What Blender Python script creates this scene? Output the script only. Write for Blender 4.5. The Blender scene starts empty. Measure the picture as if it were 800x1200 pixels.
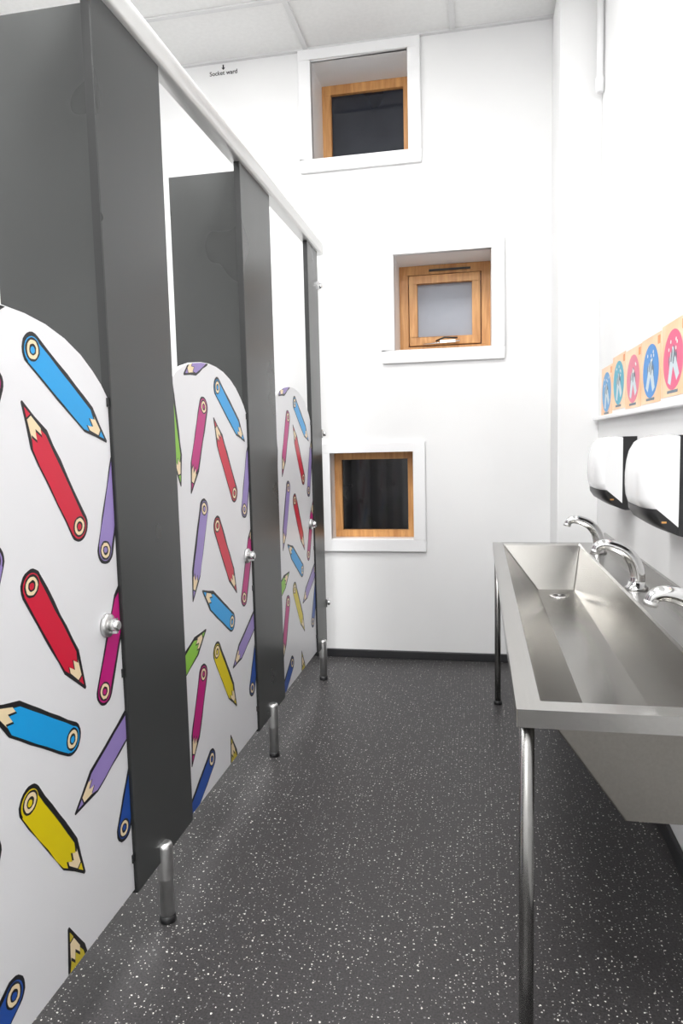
import bpy, bmesh, math, random
from mathutils import Vector, Matrix
random.seed(4)
U=0.95
# ---- coordinates below: x right, y into the room, z relative to eye height; unit = U metres
def W(x,y,z): return Vector((x*U,y*U,(z+1.0)*U))
col=bpy.context.collection

# ============================== materials ==============================
def mat(name,color=(.8,.8,.8),rough=.5,metal=0.,spec=.5,coat=0.,emit=None,estr=0.):
    m=bpy.data.materials.new(name);m.use_nodes=True
    b=m.node_tree.nodes['Principled BSDF']
    b.inputs['Base Color'].default_value=(*color,1);b.inputs['Roughness'].default_value=rough
    b.inputs['Metallic'].default_value=metal;b.inputs['Specular IOR Level'].default_value=spec
    b.inputs['Coat Weight'].default_value=coat
    if emit:
        b.inputs['Emission Color'].default_value=(*emit,1);b.inputs['Emission Strength'].default_value=estr
    return m
def noisy(m,c1,c2,scale=8,detail=4,stretch=(1,1,1),r1=None,r2=None,bump=0,bscale=None,lo=.35,hi=.65):
    nt=m.node_tree;b=nt.nodes['Principled BSDF'];N=nt.nodes.new;L=nt.links.new
    tc=N('ShaderNodeTexCoord');mp=N('ShaderNodeMapping');mp.inputs['Scale'].default_value=stretch
    n=N('ShaderNodeTexNoise');n.inputs['Scale'].default_value=scale;n.inputs['Detail'].default_value=detail
    L(tc.outputs['Object'],mp.inputs['Vector']);L(mp.outputs['Vector'],n.inputs['Vector'])
    r=N('ShaderNodeValToRGB');r.color_ramp.elements[0].position=lo;r.color_ramp.elements[1].position=hi
    r.color_ramp.elements[0].color=(*c1,1);r.color_ramp.elements[1].color=(*c2,1)
    L(n.outputs['Fac'],r.inputs['Fac']);L(r.outputs['Color'],b.inputs['Base Color'])
    if r1 is not None:
        q=N('ShaderNodeMapRange');q.inputs['From Min'].default_value=.2;q.inputs['From Max'].default_value=.8
        q.inputs['To Min'].default_value=r1;q.inputs['To Max'].default_value=r2
        L(n.outputs['Fac'],q.inputs['Value']);L(q.outputs['Result'],b.inputs['Roughness'])
    if bump:
        n2=N('ShaderNodeTexNoise');n2.inputs['Scale'].default_value=bscale or scale*10
        L(mp.outputs['Vector'],n2.inputs['Vector'])
        bp=N('ShaderNodeBump');bp.inputs['Strength'].default_value=bump;bp.inputs['Distance'].default_value=.002
        L(n2.outputs['Fac'],bp.inputs['Height']);L(bp.outputs['Normal'],b.inputs['Normal'])
    return m
M_wall=noisy(mat('white_paint',rough=.6,spec=.25),(.81,.81,.81),(.84,.84,.838),2.5,bump=.05,bscale=90)
M_trim=mat('white_upvc',(.88,.88,.885),.3,spec=.4)
M_ceil=noisy(mat('ceiling_tile',rough=.9,spec=.1),(.83,.83,.82),(.86,.86,.85),60,bump=.05,bscale=180)
M_grid=mat('ceiling_grid_white',(.70,.70,.70),.4)
M_lam=noisy(mat('dark_grey_laminate',rough=.4,spec=.5),(.032,.034,.033),(.056,.059,.058),2.2,3,(1,1,1),.22,.42,lo=.2,hi=.8)
M_lamedge=mat('laminate_edge',(.018,.019,.019),.4)
M_alu=noisy(mat('satin_aluminium',rough=.35,metal=1),(.62,.62,.61),(.72,.72,.71),30,2,(1,1,1))
M_rail=mat('rail_aluminium',(.74,.74,.73),.38,metal=.6)
M_chrome=mat('chrome',(.78,.78,.78),.08,metal=1)
def steel(name,c,r1,r2,amp=.02):
    # fine straight grain: colour almost constant, long soft streaks in the roughness
    m=mat(name,c,.3,metal=1);nt=m.node_tree;b=nt.nodes['Principled BSDF'];N=nt.nodes.new;L=nt.links.new
    tc=N('ShaderNodeTexCoord');mp=N('ShaderNodeMapping');mp.inputs['Scale'].default_value=(160,3,160)
    n=N('ShaderNodeTexNoise');n.inputs['Scale'].default_value=1.5;n.inputs['Detail'].default_value=2
    L(tc.outputs['Object'],mp.inputs['Vector']);L(mp.outputs['Vector'],n.inputs['Vector'])
    mp2=N('ShaderNodeMapping');mp2.inputs['Scale'].default_value=(3,1.2,3)
    n2=N('ShaderNodeTexNoise');n2.inputs['Scale'].default_value=2.2;n2.inputs['Detail'].default_value=2
    L(tc.outputs['Object'],mp2.inputs['Vector']);L(mp2.outputs['Vector'],n2.inputs['Vector'])
    r=N('ShaderNodeValToRGB');r.color_ramp.elements[0].color=(*[k-amp for k in c],1);r.color_ramp.elements[1].color=(*[k+amp for k in c],1)
    r.color_ramp.elements[0].position=.25;r.color_ramp.elements[1].position=.75
    L(n.outputs['Fac'],r.inputs['Fac']);L(r.outputs['Color'],b.inputs['Base Color'])
    q=N('ShaderNodeMapRange');q.inputs['From Min'].default_value=.2;q.inputs['From Max'].default_value=.8
    q.inputs['To Min'].default_value=r1;q.inputs['To Max'].default_value=r2
    L(n2.outputs['Fac'],q.inputs['Value']);L(q.outputs['Result'],b.inputs['Roughness'])
    return m
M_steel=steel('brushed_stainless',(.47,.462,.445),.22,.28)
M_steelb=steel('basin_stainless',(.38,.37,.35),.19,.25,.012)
M_steelu=steel('basin_stainless_shaded',(.235,.222,.203),.28,.36,.01)  # same sink steel, colour darkened to stand in for shade under the trough
M_steelt=mat('steel_tube',(.34,.335,.325),.26,metal=1)
M_black=mat('black_plastic',(.014,.014,.015),.35)
M_white=mat('white_gloss_plastic',(.90,.905,.91),.14,spec=.5,coat=.4)
M_skirt=mat('black_skirting',(.018,.018,.02),.4)
M_door=noisy(mat('door_white_laminate',rough=.32,spec=.4),(.78,.78,.80),(.82,.82,.84),2)
M_amber=mat('amber_label',(.60,.30,.08),.4)
M_ink=mat('ink',(.012,.012,.014),.4)
def wood():
    m=mat('oak_window_timber',rough=.42);nt=m.node_tree;b=nt.nodes['Principled BSDF'];N=nt.nodes.new;L=nt.links.new
    tc=N('ShaderNodeTexCoord');mp=N('ShaderNodeMapping');mp.inputs['Scale'].default_value=(30,30,3)
    n=N('ShaderNodeTexNoise');n.inputs['Scale'].default_value=2.0;n.inputs['Detail'].default_value=6;n.inputs['Distortion'].default_value=.6
    r=N('ShaderNodeValToRGB');r.color_ramp.elements[0].color=(.50,.215,.065,1);r.color_ramp.elements[1].color=(.72,.38,.14,1)
    r.color_ramp.elements[0].position=.3;r.color_ramp.elements[1].position=.7
    L(tc.outputs['Object'],mp.inputs['Vector']);L(mp.outputs['Vector'],n.inputs['Vector']);L(n.outputs['Fac'],r.inputs['Fac']);L(r.outputs['Color'],b.inputs['Base Color'])
    return m
M_wood=wood()
def vinyl():
    m=mat('speckled_safety_vinyl',rough=.38,spec=.45);nt=m.node_tree;b=nt.nodes['Principled BSDF'];N=nt.nodes.new;L=nt.links.new
    tc=N('ShaderNodeTexCoord')
    base=N('ShaderNodeTexNoise');base.inputs['Scale'].default_value=260;base.inputs['Detail'].default_value=2
    L(tc.outputs['Object'],base.inputs['Vector'])
    r=N('ShaderNodeValToRGB');r.color_ramp.elements[0].color=(.030,.028,.029,1);r.color_ramp.elements[1].color=(.058,.055,.056,1)
    r.color_ramp.elements[0].position=.35;r.color_ramp.elements[1].position=.65
    L(base.outputs['Fac'],r.inputs['Fac'])
    prev=r.outputs['Color']
    warp=N('ShaderNodeTexNoise');warp.inputs['Scale'].default_value=230
    L(tc.outputs['Object'],warp.inputs['Vector'])
    vm=N('ShaderNodeVectorMath');vm.operation='MULTIPLY_ADD';vm.inputs[1].default_value=(.0042,.0042,.0042)
    L(warp.outputs['Color'],vm.inputs[0]);L(tc.outputs['Object'],vm.inputs[2])
    for sc,th,keep,colr in((72,.105,.34,(.80,.78,.73)),(135,.12,.28,(.62,.60,.57)),(100,.15,.20,(.20,.20,.20))):
        v=N('ShaderNodeTexVoronoi');v.voronoi_dimensions='2D';v.inputs['Scale'].default_value=sc;L(vm.outputs['Vector'],v.inputs['Vector'])
        sp=N('ShaderNodeSeparateColor');L(v.outputs['Color'],sp.inputs['Color'])
        tv=N('ShaderNodeMath');tv.operation='MULTIPLY_ADD';tv.inputs[1].default_value=th*.8;tv.inputs[2].default_value=th*.5;L(sp.outputs['Green'],tv.inputs[0])
        lt=N('ShaderNodeMath');lt.operation='LESS_THAN';L(v.outputs['Distance'],lt.inputs[0]);L(tv.outputs[0],lt.inputs[1])
        l2=N('ShaderNodeMath');l2.operation='LESS_THAN';l2.inputs[1].default_value=keep;L(sp.outputs['Red'],l2.inputs[0])
        mu=N('ShaderNodeMath');mu.operation='MULTIPLY';L(lt.outputs[0],mu.inputs[0]);L(l2.outputs[0],mu.inputs[1])
        mx=N('ShaderNodeMix');mx.data_type='RGBA';L(mu.outputs[0],mx.inputs['Factor']);L(prev,mx.inputs['A']);mx.inputs['B'].default_value=(*colr,1)
        prev=mx.outputs['Result']
    L(prev,b.inputs['Base Color'])
    bp=N('ShaderNodeBump');bp.inputs['Strength'].default_value=.15;bp.inputs['Distance'].default_value=.001
    L(base.outputs['Fac'],bp.inputs['Height']);L(bp.outputs['Normal'],b.inputs['Normal'])
    return m
M_floor=vinyl()
M_glass1=noisy(mat('night_glass_slate',rough=.10,coat=.3),(.012,.015,.024),(.024,.028,.040),3)
M_glass2=noisy(mat('frosted_glass',rough=.5),(.32,.34,.39),(.38,.40,.45),3)
M_glass3=noisy(mat('night_glass_black',rough=.08,coat=.2),(.005,.005,.006),(.022,.022,.024),11,6,(1,1,1),lo=.52,hi=.75)  # pale noise patches paint faint scattered reflections into the glass colour
M_lamp=mat('led_diffuser',(.9,.9,.9),.5,emit=(1,1,1),estr=2.5)

# ============================== mesh builder ==============================
class MB:
    def __init__(s): s.v=[];s.f=[];s.mi=[];s.m=[];s.sm=[]
    def mid(s,m):
        if m not in s.m:s.m.append(m)
        return s.m.index(m)
    def add(s,vs,fs,m,smooth=False):
        o=len(s.v);s.v+= [W(*p) for p in vs];k=s.mid(m)
        for f in fs:s.f.append([i+o for i in f]);s.mi.append(k);s.sm.append(smooth)
    def box(s,x0,x1,y0,y1,z0,z1,m):
        v=[(x0,y0,z0),(x1,y0,z0),(x1,y1,z0),(x0,y1,z0),(x0,y0,z1),(x1,y0,z1),(x1,y1,z1),(x0,y1,z1)]
        s.add(v,[(0,3,2,1),(4,5,6,7),(0,1,5,4),(1,2,6,5),(2,3,7,6),(3,0,4,7)],m)
    def tube(s,pts,rad,m,seg=24,cap=True):
        pts=[Vector(p) for p in pts]
        if not hasattr(rad,'__len__'):rad=[rad]*len(pts)
        vs=[];fs=[];pn=None
        for i,p in enumerate(pts):
            d=(pts[min(i+1,len(pts)-1)]-pts[max(i-1,0)])
            if d.length<1e-9:d=dd
            d.normalize();dd=d
            if pn is None:
                a=Vector((0,0,1)) if abs(d.z)<.9 else Vector((0,1,0));n=d.cross(a).normalized()
            else: n=(pn-d*pn.dot(d)).normalized()
            pn=n;b=d.cross(n)
            for k in range(seg):
                t=2*math.pi*k/seg;vs.append(tuple(p+(n*math.cos(t)+b*math.sin(t))*rad[i]))
        for i in range(len(pts)-1):
            for k in range(seg):
                a=i*seg+k;b2=i*seg+(k+1)%seg;fs.append((a,b2,b2+seg,a+seg))
        s.add(vs,fs,m,True)
        if cap:
            s.add(vs[:seg],[tuple(range(seg))[::-1]],m);s.add(vs[-seg:],[tuple(range(seg))],m)
    def lathe(s,base,axis,prof,m,seg=28):
        b=Vector(base);a=Vector(axis);s.tube([b+a*h for h,r in prof],[r for h,r in prof],m,seg)
    def prism(s,pts2,plane,a,b,m,smooth=False):
        def P(p,t):
            return (p[0],t,p[1]) if plane=='xz' else ((t,p[0],p[1]) if plane=='yz' else (p[0],p[1],t))
        n=len(pts2);vs=[P(p,a) for p in pts2]+[P(p,b) for p in pts2]
        s.add(vs,[tuple(range(n)),tuple(range(2*n-1,n-1,-1))],m)
        s.add(vs,[(i,i+n,(i+1)%n+n,(i+1)%n) for i in range(n)],m,smooth)
    def build(s,name,parent=None,bevel=0,bseg=2,recalc=True):
        me=bpy.data.meshes.new(name);me.from_pydata([tuple(v) for v in s.v],[],s.f)
        for m in s.m:me.materials.append(m)
        for p,k,q in zip(me.polygons,s.mi,s.sm):p.material_index=k;p.use_smooth=q
        if recalc:
            bm=bmesh.new();bm.from_mesh(me);bmesh.ops.remove_doubles(bm,verts=bm.verts,dist=1e-6)
            bmesh.ops.recalc_face_normals(bm,faces=bm.faces);bm.to_mesh(me);bm.free()
        o=bpy.data.objects.new(name,me);col.objects.link(o)
        if parent:o.parent=parent
        if bevel:
            b=o.modifiers.new('bevel','BEVEL');b.width=bevel;b.segments=bseg;b.limit_method='ANGLE';b.angle_limit=math.radians(40)
        return o
def empty(name):
    e=bpy.data.objects.new(name,None);col.objects.link(e);return e

# ============================== room shell ==============================
WY=3.165;CZ=1.713;RX=.46;LX=-1.95;BY=-1.7
m=MB();m.box(LX-.1,RX+.1,BY-.1,WY+.1,-1.05,-1.0,M_floor);m.build('floor')
OP=[(-.714,-.290,1.255,1.671),(-.362,.058,.406,.820),(-.670,-.289,-.442,-.041)]
xs=sorted({LX-.1,RX+.1}|{o[0] for o in OP}|{o[1] for o in OP});zs=sorted({-1.0,CZ}|{o[2] for o in OP}|{o[3] for o in OP})
m=MB()
for i in range(len(xs)-1):
    for j in range(len(zs)-1):
        cx=(xs[i]+xs[i+1])/2;cz=(zs[j]+zs[j+1])/2
        if any(o[0]<cx<o[1] and o[2]<cz<o[3] for o in OP):continue
        m.box(xs[i],xs[i+1],WY,WY+.012,zs[j],zs[j+1],M_wall)
m.build('wall_far',recalc=False)
m=MB();m.box(RX,RX+.1,BY-.1,WY,-1,CZ,M_wall);m.build('wall_right')
m=MB();m.box(LX-.1,LX,BY-.1,WY,-1,CZ,M_wall);m.build('wall_left')
m=MB();m.box(LX,RX,BY-.1,BY,-1,CZ,M_wall);m.build('wall_near')
m=MB();m.box(.307,RX,2.89,WY,-1,CZ,M_wall);m.build('wall_pipe_boxing',bevel=.002)
m=MB();m.box(LX,.307,WY-.012,WY,-1,-.962,M_skirt);m.build('baseboard_far',bevel=.003)
m=MB();m.box(RX-.012,RX,BY,2.89,-1,-.955,M_skirt);m.build('baseboard_right',bevel=.003)
m=MB();m.box(LX-.1,RX+.1,BY-.1,WY+.012,CZ+.008,CZ+.05,M_ceil);m.build('ceiling')
T=.632;m=MB();g=.011
gx=[-.098+T*k for k in range(-3,1)];gy=[2.80-T*k for k in range(0,8)]
for x in gx:
    if LX<x<RX:m.box(x-g,x+g,BY,WY,CZ+.001,CZ+.008,M_grid)
for y in gy:
    if BY<y<WY:m.box(LX,RX,y-g,y+g,CZ+.0005,CZ+.0075,M_grid)
m.box(LX,RX,WY-.018,WY,CZ-.001,CZ+.008,M_grid);m.box(RX-.018,RX,BY,WY,CZ-.001,CZ+.008,M_grid)
m.build('ceiling_grid')
def lamp(ix,y1,power):
    x0=gx[ix];e=empty('ceiling_light_panel')
    m=MB();m.box(x0+g,x0+T-g,y1-T+g,y1-g,CZ+.000,CZ+.007,M_lamp);m.build('diffuser',e)
    L=bpy.data.lights.new('led_panel_light','AREA');L.shape='SQUARE';L.size=.56*U;L.energy=power;L.color=(1,.997,.992)
    lo=bpy.data.objects.new('led_lamp',L);col.objects.link(lo);lo.location=W(x0+T/2,y1-T/2,CZ-.004);lo.parent=e
lamp(2,gy[1],18);lamp(2,gy[4],37);lamp(2,gy[6],25);lamp(0,gy[1],15);lamp(0,gy[3],14)  # last two panels are unseen, added to light the cubicle side

# ============================== windows ==============================
def window(k,op,yd,glass,sash=False):
    x0,x1,z0,z1=op;e=empty('window_%d'%k)
    m=MB();t=.055
    for a in((x0-t,x1+t,z1,z1+.044),(x0-t,x1+t,z0-t,z0),(x0-t,x0,z0,z1),(x1,x1+t,z0,z1)):
        m.box(a[0],a[1],WY-.016,WY,a[2],a[3],M_trim)
    m.build('architrave',e,bevel=.003)
    m=MB();q=.01
    m.box(x0-q,x0,WY-.002,yd+.06,z0-q,z1+q,M_trim);m.box(x1,x1+q,WY-.002,yd+.06,z0-q,z1+q,M_trim)
    m.box(x0,x1,WY-.002,yd+.06,z1,z1+q,M_trim);m.box(x0,x1,WY-.002,yd+.06,z0-q,z0,M_trim)
    m.build('reveal',e,recalc=False)
    m=MB();w=.042 if k!=3 else .034
    def fr(x0,x1,z0,z1,w,ya,yb):
        m.box(x0,x1,ya,yb,z1-w,z1,M_wood);m.box(x0,x1,ya,yb,z0,z0+w,M_wood)
        m.box(x0,x0+w,ya,yb,z0+w,z1-w,M_wood);m.box(x1-w,x1,ya,yb,z0+w,z1-w,M_wood)
    fr(x0,x1,z0,z1,w,yd,yd+.05)
    gx0,gx1,gz0,gz1=x0+w,x1-w,z0+w,z1-w
    if sash:
        fr(gx0+.004,gx1-.004,gz0+.004,gz1-.004,.038,yd-.008,yd+.04);s=.042
        gx0+=s;gx1-=s;gz0+=s;gz1-=s
    m.build('timber_frame',e,bevel=.002)
    m=MB();m.box(gx0-.005,gx1+.005,yd+.022,yd+.03,gz0-.005,gz1+.005,glass);m.build('glass_pane',e)
    if sash:
        m=MB();cx=(x0+x1)/2
        m.tube([(cx-.10,yd-.015,z0+.050),(cx+.07,yd-.03,z0+.058)],.004,M_chrome,10)
        m.box(cx-.02,cx+.05,yd-.03,yd-.008,z0+.052,z0+.064,M_chrome)
        m.tube([(cx-.04,yd-.02,z0+.062),(cx+.0,yd-.035,z0+.075),(cx+.06,yd-.035,z0+.07)],.004,M_black,10)
        m.box(cx-.07,cx+.12,yd-.012,yd,z1-.03,z1-.022,M_black)
        m.build('stay_and_catch',e)
window(1,OP[0],3.39,M_glass1);window(2,OP[1],3.38,M_glass2,True);window(3,OP[2],3.255,M_glass3)

# ============================== cubicles ==============================
PF=-.655;PT=.018
def pilaster(y0,y1,foot,div=True,brackets=False):
    e=empty('cubicle_pilaster')
    m=MB();m.box(PF-PT,PF,y0,y1,-.863,.80,M_lam);m.build('pilaster',e,bevel=.0015)
    m=MB();m.box(PF-PT+.001,PF-.001,y0-.0012,y0,-.863,.80,M_lamedge);m.build('pilaster_edge',e)
    if div:
        m=MB();m.box(-.872,PF-PT,y0+.006,y0+.02,-.863,.775,M_lam);m.build('divider_panel',e,bevel=.001)
    m=MB();c=(PF+.002,foot)
    m.lathe((c[0],c[1],-1),(0,0,1),[(0,.017),(.006,.0175),(.016,.0165)],M_black)
    m.lathe((c[0],c[1],-1),(0,0,1),[(.016,.0155),(.095,.0155),(.096,.0168),(.100,.0172),(.165,.0172),(.172,.015),(.175,.009)],M_alu)
    m.box(PF-PT-.004,PF+.002,foot-.016,foot-.002,-.868,-.835,M_alu)
    m.build('adjustable_foot',e)
    if brackets:
        m=MB()
        for z in(.66,.045,-.69):
            m.box(PF-.02,PF+.006,y1-.004,y1+.03,z-.018,z+.018,M_chrome)
            m.lathe((PF+.006,y1+.012,z),(1,0,0),[(0,.012),(.008,.011),(.011,.006)],M_chrome)
        m.build('wall_bracket',e,bevel=.002)
    return e
pilaster(.41,.675,.52);pilaster(1.184,1.453,1.298);pilaster(1.962,2.248,2.095);pilaster(2.757,2.930,2.835,False,True)
m=MB();prof=[]
for k in range(13):
    t=math.pi*k/12;prof.append((PF-.009+.023*math.cos(t),.832+.026*math.sin(t)))
prof+=[(PF-.032,.803),(PF-.026,.797),(PF+.008,.797),(PF+.014,.803)]
m.prism(prof,'xz',-.6,2.99,M_rail,True)
m.build('cubicle_headrail')

# ---- pencil print
def lin(h):
    r=[int(h[i:i+2],16)/255 for i in(0,2,4)];return tuple((c/12.92 if c<=.04045 else((c+.055)/1.055)**2.4) for c in r)
PC={}
for n,h in dict(cyan='1AA0E4',red='D01638',lilac='9985C4',magenta='C0107A',green='8CC63F',yellow='E2CC08',blue='1F50A8',olive='C9B530').items():
    PC[n]=mat('print_'+n,lin(h),.35)
M_cream=mat('print_cream',lin('F3DDB5'),.35)
PEN=[('cyan',(.288,.153),(.483,.018)),('red',(.385,-.128),(.257,.068)),('lilac',(.464,-.181),(.545,.031)),('red',(.248,-.202),(.371,-.399)),
('magenta',(.434,-.432),(.535,-.225)),('cyan',(.327,-.475),(.138,-.352)),('lilac',(.534,-.509),(.328,-.600)),('yellow',(.21,-.523),(.335,-.710)),
('blue',(.474,-.713),(.582,-.515)),('olive',(.34,-.99),(.285,-.784)),('blue',(.145,-.780),(-.05,-.885)),
('magenta',(.189,.098),(.094,-.101)),('lilac',(.165,-.150),(.076,-.355)),('green',(-.075,-.53),(.138,-.450)),('magenta',(.116,-.551),(.028,-.737)),
('green',(-.01,.14),(.035,-.08)),('lilac',(.275,.255),(.085,.170))]
ARC=[(0,.150),(.06,.171),(.14,.187),(.24,.199),(.35,.206),(.45,.208),(.55,.205),(.65,.197),(.75,.182),(.84,.161),(.91,.137),(.96,.116),(1,.093)]
def clip(poly,conv):
    out=poly
    n=len(conv)
    for i in range(n):
        a=conv[i];b=conv[(i+1)%n];inp=out;out=[]
        if not inp:break
        def side(p):return (b[0]-a[0])*(p[1]-a[1])-(b[1]-a[1])*(p[0]-a[0])
        for j in range(len(inp)):
            p=inp[j];q=inp[(j+1)%len(inp)];sp=side(p);sq=side(q)
            if sp>=0:out.append(p)
            if (sp>=0)!=(sq>=0):
                t=sp/(sp-sq);out.append((p[0]+t*(q[0]-p[0]),p[1]+t*(q[1]-p[1])))
    return out
def pencil_polys(end,tip,colr,rnd):
    ex,ez=end;tx,tz=tip;L=math.hypot(tx-ex,tz-ez);dx,dz=(tx-ex)/L,(tz-ez)/L
    def T(p,ox=0,oz=0):return (ex+dx*p[0]-dz*p[1]+ox,ez+dz*p[0]+dx*p[1]+oz)
    w=.0228;cl=.060
    def wob(p,a):return (p[0]+rnd.uniform(-a,a),p[1]+rnd.uniform(-a,a))
    def circ(r,k=20,a=0.,e=.92):return [wob((r*e*math.cos(2*math.pi*i/k),r*math.sin(2*math.pi*i/k)),a) for i in range(k)]
    def sil(w,tl,a):
        pts=[wob((w*.92*math.cos(math.pi/2+math.pi*i/12),w*math.sin(math.pi/2+math.pi*i/12)),a*.5) for i in range(13)]
        n=6;x1=L-cl
        pts+=[wob((x1*i/n,-w*(1-.03*i/n)),a) for i in range(1,n)]+[(x1,-w*.97)]
        pts+=[wob((x1+(cl-tl)*.5,-w*.5),a*.6)]
        pts+=[(L-tl*1.0,-.0024),(L+.001-tl,0),(L-tl,.0024)]
        pts+=[wob((x1+(cl-tl)*.5,w*.5),a*.6),(x1,w*.97)]
        pts+=[wob((x1*i/n,w*(1-.03*i/n)),a) for i in range(n-1,0,-1)]
        return pts
    off=(rnd.uniform(-.0035,.0035),rnd.uniform(-.0035,.0035))
    out=[]
    out.append((sil(w+.0044,-.007,.0013),M_ink,0,(0,0)))
    x1=L-cl
    out.append(([(x1-.006,-w*.86),(L-.006,-.001),(L-.006,.001),(x1-.006,w*.86)],M_cream,1,(0,0)))
    zb=[(x1-.004,w*.9),(x1+.012,w*.5),(x1-.002,w*.2),(x1+.014,-w*.1),(x1-.002,-w*.45),(x1+.010,-w*.65),(x1-.004,-w*.9)]
    ink=[(p[0]+.0034,p[1]) for p in zb]
    body=[(0,-w*.93)]+[wob((x1*i/5,-w*.93),.0010) for i in range(1,5)]
    bodyt=[wob((x1*i/5,w*.93),.0010) for i in range(4,0,-1)]+[(0,w*.93)]
    out.append((body+ink[::-1]+bodyt,M_ink,2,(0,0)))
    out.append((body+zb[::-1]+bodyt,PC[colr],3,(off[0]*.9,off[1]*.9)))
    out.append((circ(w*.94),PC[colr],4,(off[0]*.3,off[1]*.3)))
    out.append(([(L-.021,-w*.30),(L+.001,0),(L-.021,w*.30)],M_ink,2,(0,0)))
    out.append(([(L-.018,-w*.24),(L-.002,0),(L-.018,w*.24)],PC[colr],3,(0,0)))
    out.append((circ(w*.82,a=.0006),M_ink,5,(0,0)));out.append((circ(w*.66,a=.0006),M_cream,6,(0,0)))
    out.append((circ(w*.40,a=.0005),M_ink,7,(0,0)));out.append((circ(w*.25,a=.0003),PC[colr],8,(off[0]*.3,off[1]*.3)))
    return [([T(p,*o) for p in poly],mt,lay) for poly,mt,lay,o in out]
def door(y0,y1,yo,lock):
    e=empty('pencil_print_cubicle_door');FXd=-.661
    outl=[(y0,-.855),(y1,-.855)]+[(y0+(y1-y0)*t,z) for t,z in ARC[::-1]]
    m=MB();m.prism(outl,'yz',FXd-.011,FXd,M_door);m.build('door_panel',e,bevel=.001)
    m=MB();rnd=random.Random(7)
    inn=[(y0+.0015,-.8535),(y1-.0015,-.8535)]+[(y0+.0015+(y1-y0-.003)*t,z-.0015) for t,z in ARC[::-1]]
    for c,a,b in PEN:
        for poly,mt,lay in pencil_polys(a,b,c,rnd):
            P=clip([(p[0]+yo,p[1]) for p in poly],inn)
            if len(P)<3:continue
            X=FXd+.0003+.00009*lay
            m.add([(X,p[0],p[1]) for p in P],[tuple(range(len(P)))],mt)
    m.build('pencil_print',e,recalc=False)
    m=MB();z=-.316
    m.lathe((FXd,lock,z),(1,0,0),[(0,.0215),(.006,.0215),(.009,.019),(.010,.014)],M_alu)
    m.lathe((FXd+.010,lock,z),(1,0,0),[(0,.011),(.014,.010),(.016,.007)],M_chrome)
    m.box(FXd+.010,FXd+.022,lock-.0035,lock+.0035,z-.014,z+.014,M_chrome)
    m.build('indicator_lock',e)
    m=MB()
    for z in(.085,-.42,-.79): m.box(FXd-.001,FXd+.003,y1-.006,y1+.0005,z-.008,z+.008,M_black)
    m.build('door_stop',e)
door(.678,1.182,.680,1.132);door(1.456,1.960,1.447,1.914);door(2.251,2.755,2.225,2.700)

# ============================== sink ==============================
s=empty('stainless_trough_sink')
X0,X1,Y0,Y1,Z=.052,.452,1.003,2.70,-.386
ix0,ix1,iy0,iy1=.088,.365,1.04,2.662
bx0,bx1,by0,by1,bz=.210,.338,1.075,2.615,-.548
m=MB()
def loop(x0,x1,y0,y1,z):return [(x0,y0,z),(x1,y0,z),(x1,y1,z),(x0,y1,z)]
outer=loop(X0,X1,Y0,Y1,Z);inner=loop(ix0,ix1,iy0,iy1,Z);inn2=loop(ix0+.004,ix1-.003,iy0+.004,iy1-.004,Z-.006);bot=loop(bx0,bx1,by0,by1,bz)
lip=loop(X0,X1,Y0,Y1,Z-.027);lipi=loop(X0+.004,X1-.004,Y0+.004,Y1-.004,Z-.027)
def ring(a,b,mt,sm=False):
    m.add(a+b,[(i,(i+1)%4,(i+1)%4+4,i+4) for i in range(4)],mt,sm)
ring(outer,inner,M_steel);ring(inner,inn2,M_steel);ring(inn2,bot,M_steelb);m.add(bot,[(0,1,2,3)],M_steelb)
ring(outer,lip,M_steel);ring(lip,lipi,M_steel)
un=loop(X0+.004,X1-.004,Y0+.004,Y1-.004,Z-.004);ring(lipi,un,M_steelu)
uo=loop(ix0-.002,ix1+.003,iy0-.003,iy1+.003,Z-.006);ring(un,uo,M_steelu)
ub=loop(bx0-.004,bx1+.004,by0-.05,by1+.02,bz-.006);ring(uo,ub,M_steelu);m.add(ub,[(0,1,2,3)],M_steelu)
m.build('trough_basin',s,bevel=.0025,bseg=3,recalc=False)
m=MB();m.box(.452,.4595,Y0,Y1,-.386-.02,-.350,M_steel);m.build('splash_upstand',s,bevel=.001)
m=MB()
y=2.50
m.lathe((.275,y,bz+.0005),(0,0,1),[(0,.034),(.003,.032),(.004,.026)],M_chrome)
m.lathe((.275,y,bz+.004),(0,0,1),[(0,.022),(.001,.020)],M_black)
m.lathe((.275,y,bz+.004),(0,0,1),[(0,.008),(.003,.006)],M_chrome)
m.tube([(.275,y,bz-.005),(.275,y,bz-.16),(.30,y,bz-.20),(.40,y,bz-.21),(.455,y,bz-.21)],.018,M_white,16)
m.build('waste_drain',s)
m=MB()
for x,y in((.068,1.03),(.068,2.645),(.435,1.03),(.435,2.645)):
    m.tube([(x,y,-1),(x,y,Z-.004)],.0112,M_steelt,20);m.lathe((x,y,-1),(0,0,1),[(0,.016),(.010,.016),(.014,.0115)],M_black,20)
m.tube([(.435,1.03,-.80),(.435,2.645,-.80)],.008,M_steelt,14)
m.build('tubular_legs',s)
def bez(P):
    out=[];Q=[Vector(p) for p in P];Q=[Q[0]*2-Q[1]]+Q+[Q[-1]*2-Q[-2]]
    for i in range(1,len(Q)-2):
        for k in range(5):
            t=k/5;a,b,c,d=Q[i-1:i+3]
            out.append(.5*((2*b)+(c-a)*t+(2*a-5*b+4*c-d)*t*t+(3*b-a-3*c+d)*t**3))
    out.append(Q[-2]);return out
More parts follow.
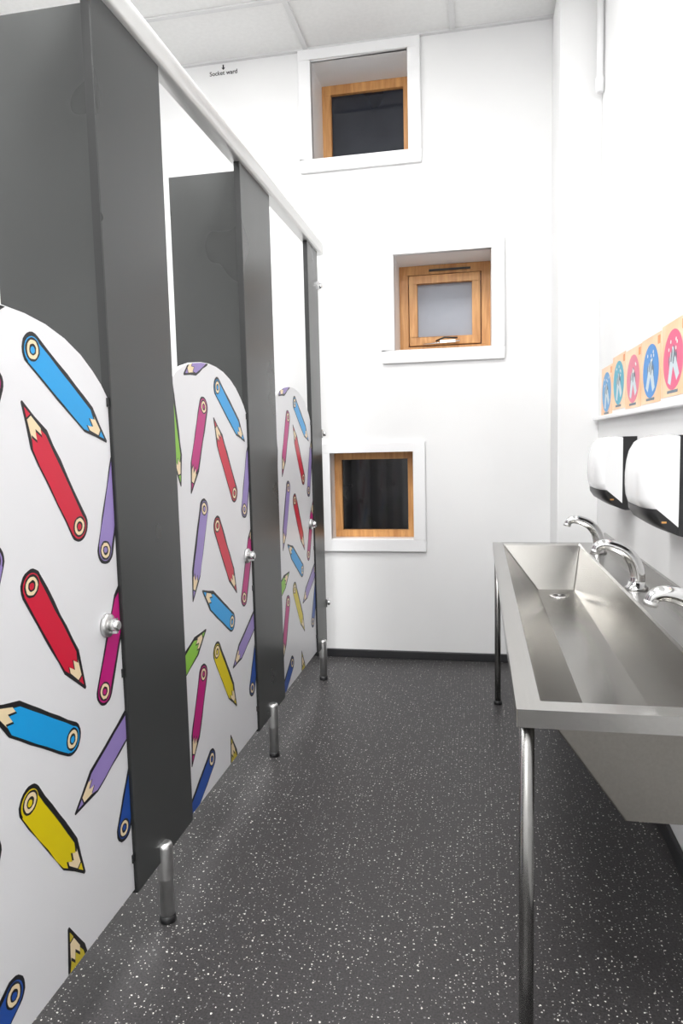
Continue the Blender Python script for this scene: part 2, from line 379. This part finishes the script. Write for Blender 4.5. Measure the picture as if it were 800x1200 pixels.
def tap(y):
    m=MB();bz=Z+.0005
    m.lathe((.394,y,bz),(0,0,1),[(0,.028),(.005,.028),(.009,.022),(.02,.0195)],M_chrome,32)
    P=bez([(.394,y,bz+.015),(.395,y,-.348),(.386,y,-.315),(.365,y,-.290),(.338,y,-.276),(.315,y,-.272),(.300,y,-.277),(.294,y,-.288)])
    n=len(P);R=[.0195-.0085*(i/(n-1))**1.1 for i in range(n)]
    m.tube(P,R,M_chrome,28)
    m.lathe((.2945,y,-.286),(-.25,0,-1),[(0,.0122),(.008,.0122),(.009,.009)],M_alu,20)
    m.build('basin_tap')
for y in(1.28,1.867,2.45):tap(y)

# ============================== dispensers ==============================
def disp(y0,y1):
    e=empty('hand_dryer')
    def sect(y):
        t=(y-(y0+y1)/2)/((y1-y0)/2);return (1-abs(t)**3.2)**.5 if abs(t)<1 else 0
    ys=[y0+(y1-y0)*(.5-.5*math.cos(math.pi*i/20)) for i in range(21)]
    prof=[(.040,.004),(.062,.004),(.082,-.001),(.098,-.012),(.109,-.031),(.115,-.055),(.118,-.085),(.118,-.112),(.116,-.136),(.110,-.154)]
    low=[(.040,-.196)]
    m=MB();vs=[];P=prof+low;n=len(P)
    for y in ys:
        k=sect(y)
        for d,z in P:
            dd=.040+(d-.040)*(.64+.36*k);zz=z if z<-.08 else z-.006*(1-k)
            vs.append((RX-dd,y,zz))
    fs=[(i*n+j,i*n+j+1,(i+1)*n+j+1,(i+1)*n+j) for i in range(20) for j in range(n-1)]
    m.add(vs,fs,M_white,True);m.add(vs[:n],[tuple(range(n))],M_white);m.add(vs[-n:],[tuple(range(n))[::-1]],M_white)
    m.add([vs[i*n] for i in range(21)]+[vs[i*n+n-1] for i in range(21)],[(i,i+1,i+22,i+21) for i in range(20)],M_white)
    m.build('front_cover',e)
    m=MB();b=[(0,.002),(.041,.002),(.041,-.214),(.03,-.217),(0,-.217)]
    m.prism([(RX-p[0],p[1]) for p in b],'xz',y0+.001,y1-.001,M_black)
    vs=[];Q=[(.041,-.1945),(.1095,-.1555),(.108,-.170),(.096,-.187),(.067,-.205),(.041,-.214)];n=len(Q)
    for y in ys:
        k=sect(y)
        for d,z in Q:vs.append((RX-(.040+(d-.040)*(.64+.36*k)),y,z))
    m.add(vs,[(i*n+j,i*n+(j+1)%n,(i+1)*n+(j+1)%n,(i+1)*n+j) for i in range(20) for j in range(n)],M_black,True)
    m.add(vs[:n],[tuple(range(n))],M_black);m.add(vs[-n:],[tuple(range(n))[::-1]],M_black)
    m.build('back_shell',e,bevel=.0015)
    m=MB();m.box(RX-.074,RX-.064,y0-.0006,y0+.003,-.187,-.183,M_amber);m.build('label',e)
disp(2.20,2.425);disp(1.60,1.825)

# ============================== ledge + posters + misc ==============================
m=MB();m.box(RX-.022,RX,-.8,2.88,.066,.080,M_trim);m.build('trim_1',bevel=.003)
cols=['4F9AD0','3AA6C0','E0708A','2C86CF','E0557F','5AA7D0','E58CB0','7DBB5A']
M_peach=noisy(mat('poster_peach',lin('F2C79B'),.4),lin('EFB98A'),lin('F5D3B0'),9)
M_ptop=mat('poster_header',lin('E98F4A'),.4);M_hand=mat('poster_hand',lin('C9D6DC'),.4);M_handd=mat('poster_hand_dark',lin('5A6F7C'),.4);M_pw=mat('poster_white',lin('F0EDE6'),.4)
zoff=[-.012,.004,-.002,.0,.006,-.004,.003,0]
for i,h in enumerate(cols):
    y1=2.82-.222*i;y0=y1-.214;m=MB();zo=zoff[i]
    mc=mat('poster_circle_%d'%i,lin(h),.4)
    m.box(RX-.0015,RX-.0002,y0,y1,.090+zo,.268+zo,M_peach)
    def pl(pts,mt,k):m.add([(RX-.0016-.0002*k,p[0],p[1]+zo) for p in pts],[tuple(range(len(pts)))],mt)
    cy=(y0+y1)/2;cz=.176
    pl([(cy+.088*math.cos(2*math.pi*k/36),cz+.072*math.sin(2*math.pi*k/36)) for k in range(36)],mc,1)
    r2=random.Random(i*3+1);rot=r2.uniform(-.5,.5)
    def rp(px,pz,a):
        c,s_=math.cos(a),math.sin(a);return (cy+px*c-pz*s_,cz+px*s_+pz*c)
    for sgn in(-1,1):
        a=rot*.6+sgn*.45
        pl([rp(x,z,a) for x,z in((-.014+sgn*.012,-.062),(.012+sgn*.012,-.062),(.016+sgn*.008,-.006),(-.016+sgn*.008,-.006))],M_hand,2+sgn*.3)
        for k in range(4):
            fx=-.014+.0095*k+sgn*.008;hh=.030+.009*math.sin(k*1.2+.6)
            pl([rp(x,z,a) for x,z in((fx-.0042,-.008),(fx+.0042,-.008),(fx+.0038,hh-.012),(fx+.001,hh-.007),(fx-.0034,hh-.012))],M_hand if k%2 else M_handd,3+sgn*.3)
        pl([rp(x,z,a) for x,z in((sgn*.024,-.03),(sgn*.034,-.012),(sgn*.036,.004),(sgn*.028,-.004))][::sgn],M_handd,4)
    for k in range(5):
        dy=r2.uniform(-.05,.05);dz=r2.uniform(.02,.055);pl([(cy+dy+.005*math.cos(t*math.pi/4),cz+dz+.005*math.sin(t*math.pi/4)) for t in range(8)],M_pw,4.5)
    pl([(y0+.008,.260),(y0+.034,.260),(y0+.034,.238),(y0+.008,.238)],M_ptop,1)
    pl([(y0+.06,.104),(y1-.06,.104),(y1-.06,.097),(y0+.06,.097)],M_handd,1)
    m.build('handwashing_poster',recalc=False)
m=MB();m.lathe((RX-.016,2.845,1.262),(0,0,1),[(0,.010),(.004,.0155),(.05,.0155),(.055,.0125),(CZ-1.262,.0125)],M_trim,18)
m.build('conduit_pipe')
c=bpy.data.curves.new('wall_marking','FONT');c.body='Socket ward';c.size=.026*U;c.extrude=0.0002;c.offset=.0003;c.align_x='CENTER'
o=bpy.data.objects.new('wall_marking',c);col.objects.link(o);o.location=W(-1.115,WY-.001,1.663);o.rotation_euler=(math.pi/2,0,0);c.materials.append(M_ink)
m=MB();m.box(-1.118,-1.112,WY-.0015,WY-.0005,1.690,1.705,M_ink);m.add([(-1.124,WY-.001,1.693),(-1.106,WY-.001,1.693),(-1.115,WY-.001,1.683)],[(0,1,2)],M_ink);m.build('wall_marking_arrow')

# ============================== world, camera ==============================
w=bpy.data.worlds.new('World');bpy.context.scene.world=w;w.use_nodes=True;w.node_tree.nodes['Background'].inputs[0].default_value=(.02,.025,.04,1)
cam=bpy.data.cameras.new('camera');cam.sensor_fit='VERTICAL';cam.sensor_height=36;cam.lens=819.7/1200*36;cam.clip_start=.02
co=bpy.data.objects.new('camera',cam);col.objects.link(co)
xa=Vector((.98131,.19096,-.02386)).normalized();ya=Vector((.00478,.09972,.995));ya=(ya-xa*xa.dot(ya)).normalized();za=xa.cross(ya)
Mx=Matrix((xa,ya,za)).transposed().to_4x4();Mx.translation=W(0,0,0);co.matrix_world=Mx
bpy.context.scene.camera=co
sc=bpy.context.scene
sc.view_settings.view_transform='Standard';sc.view_settings.look='None';sc.view_settings.exposure=0
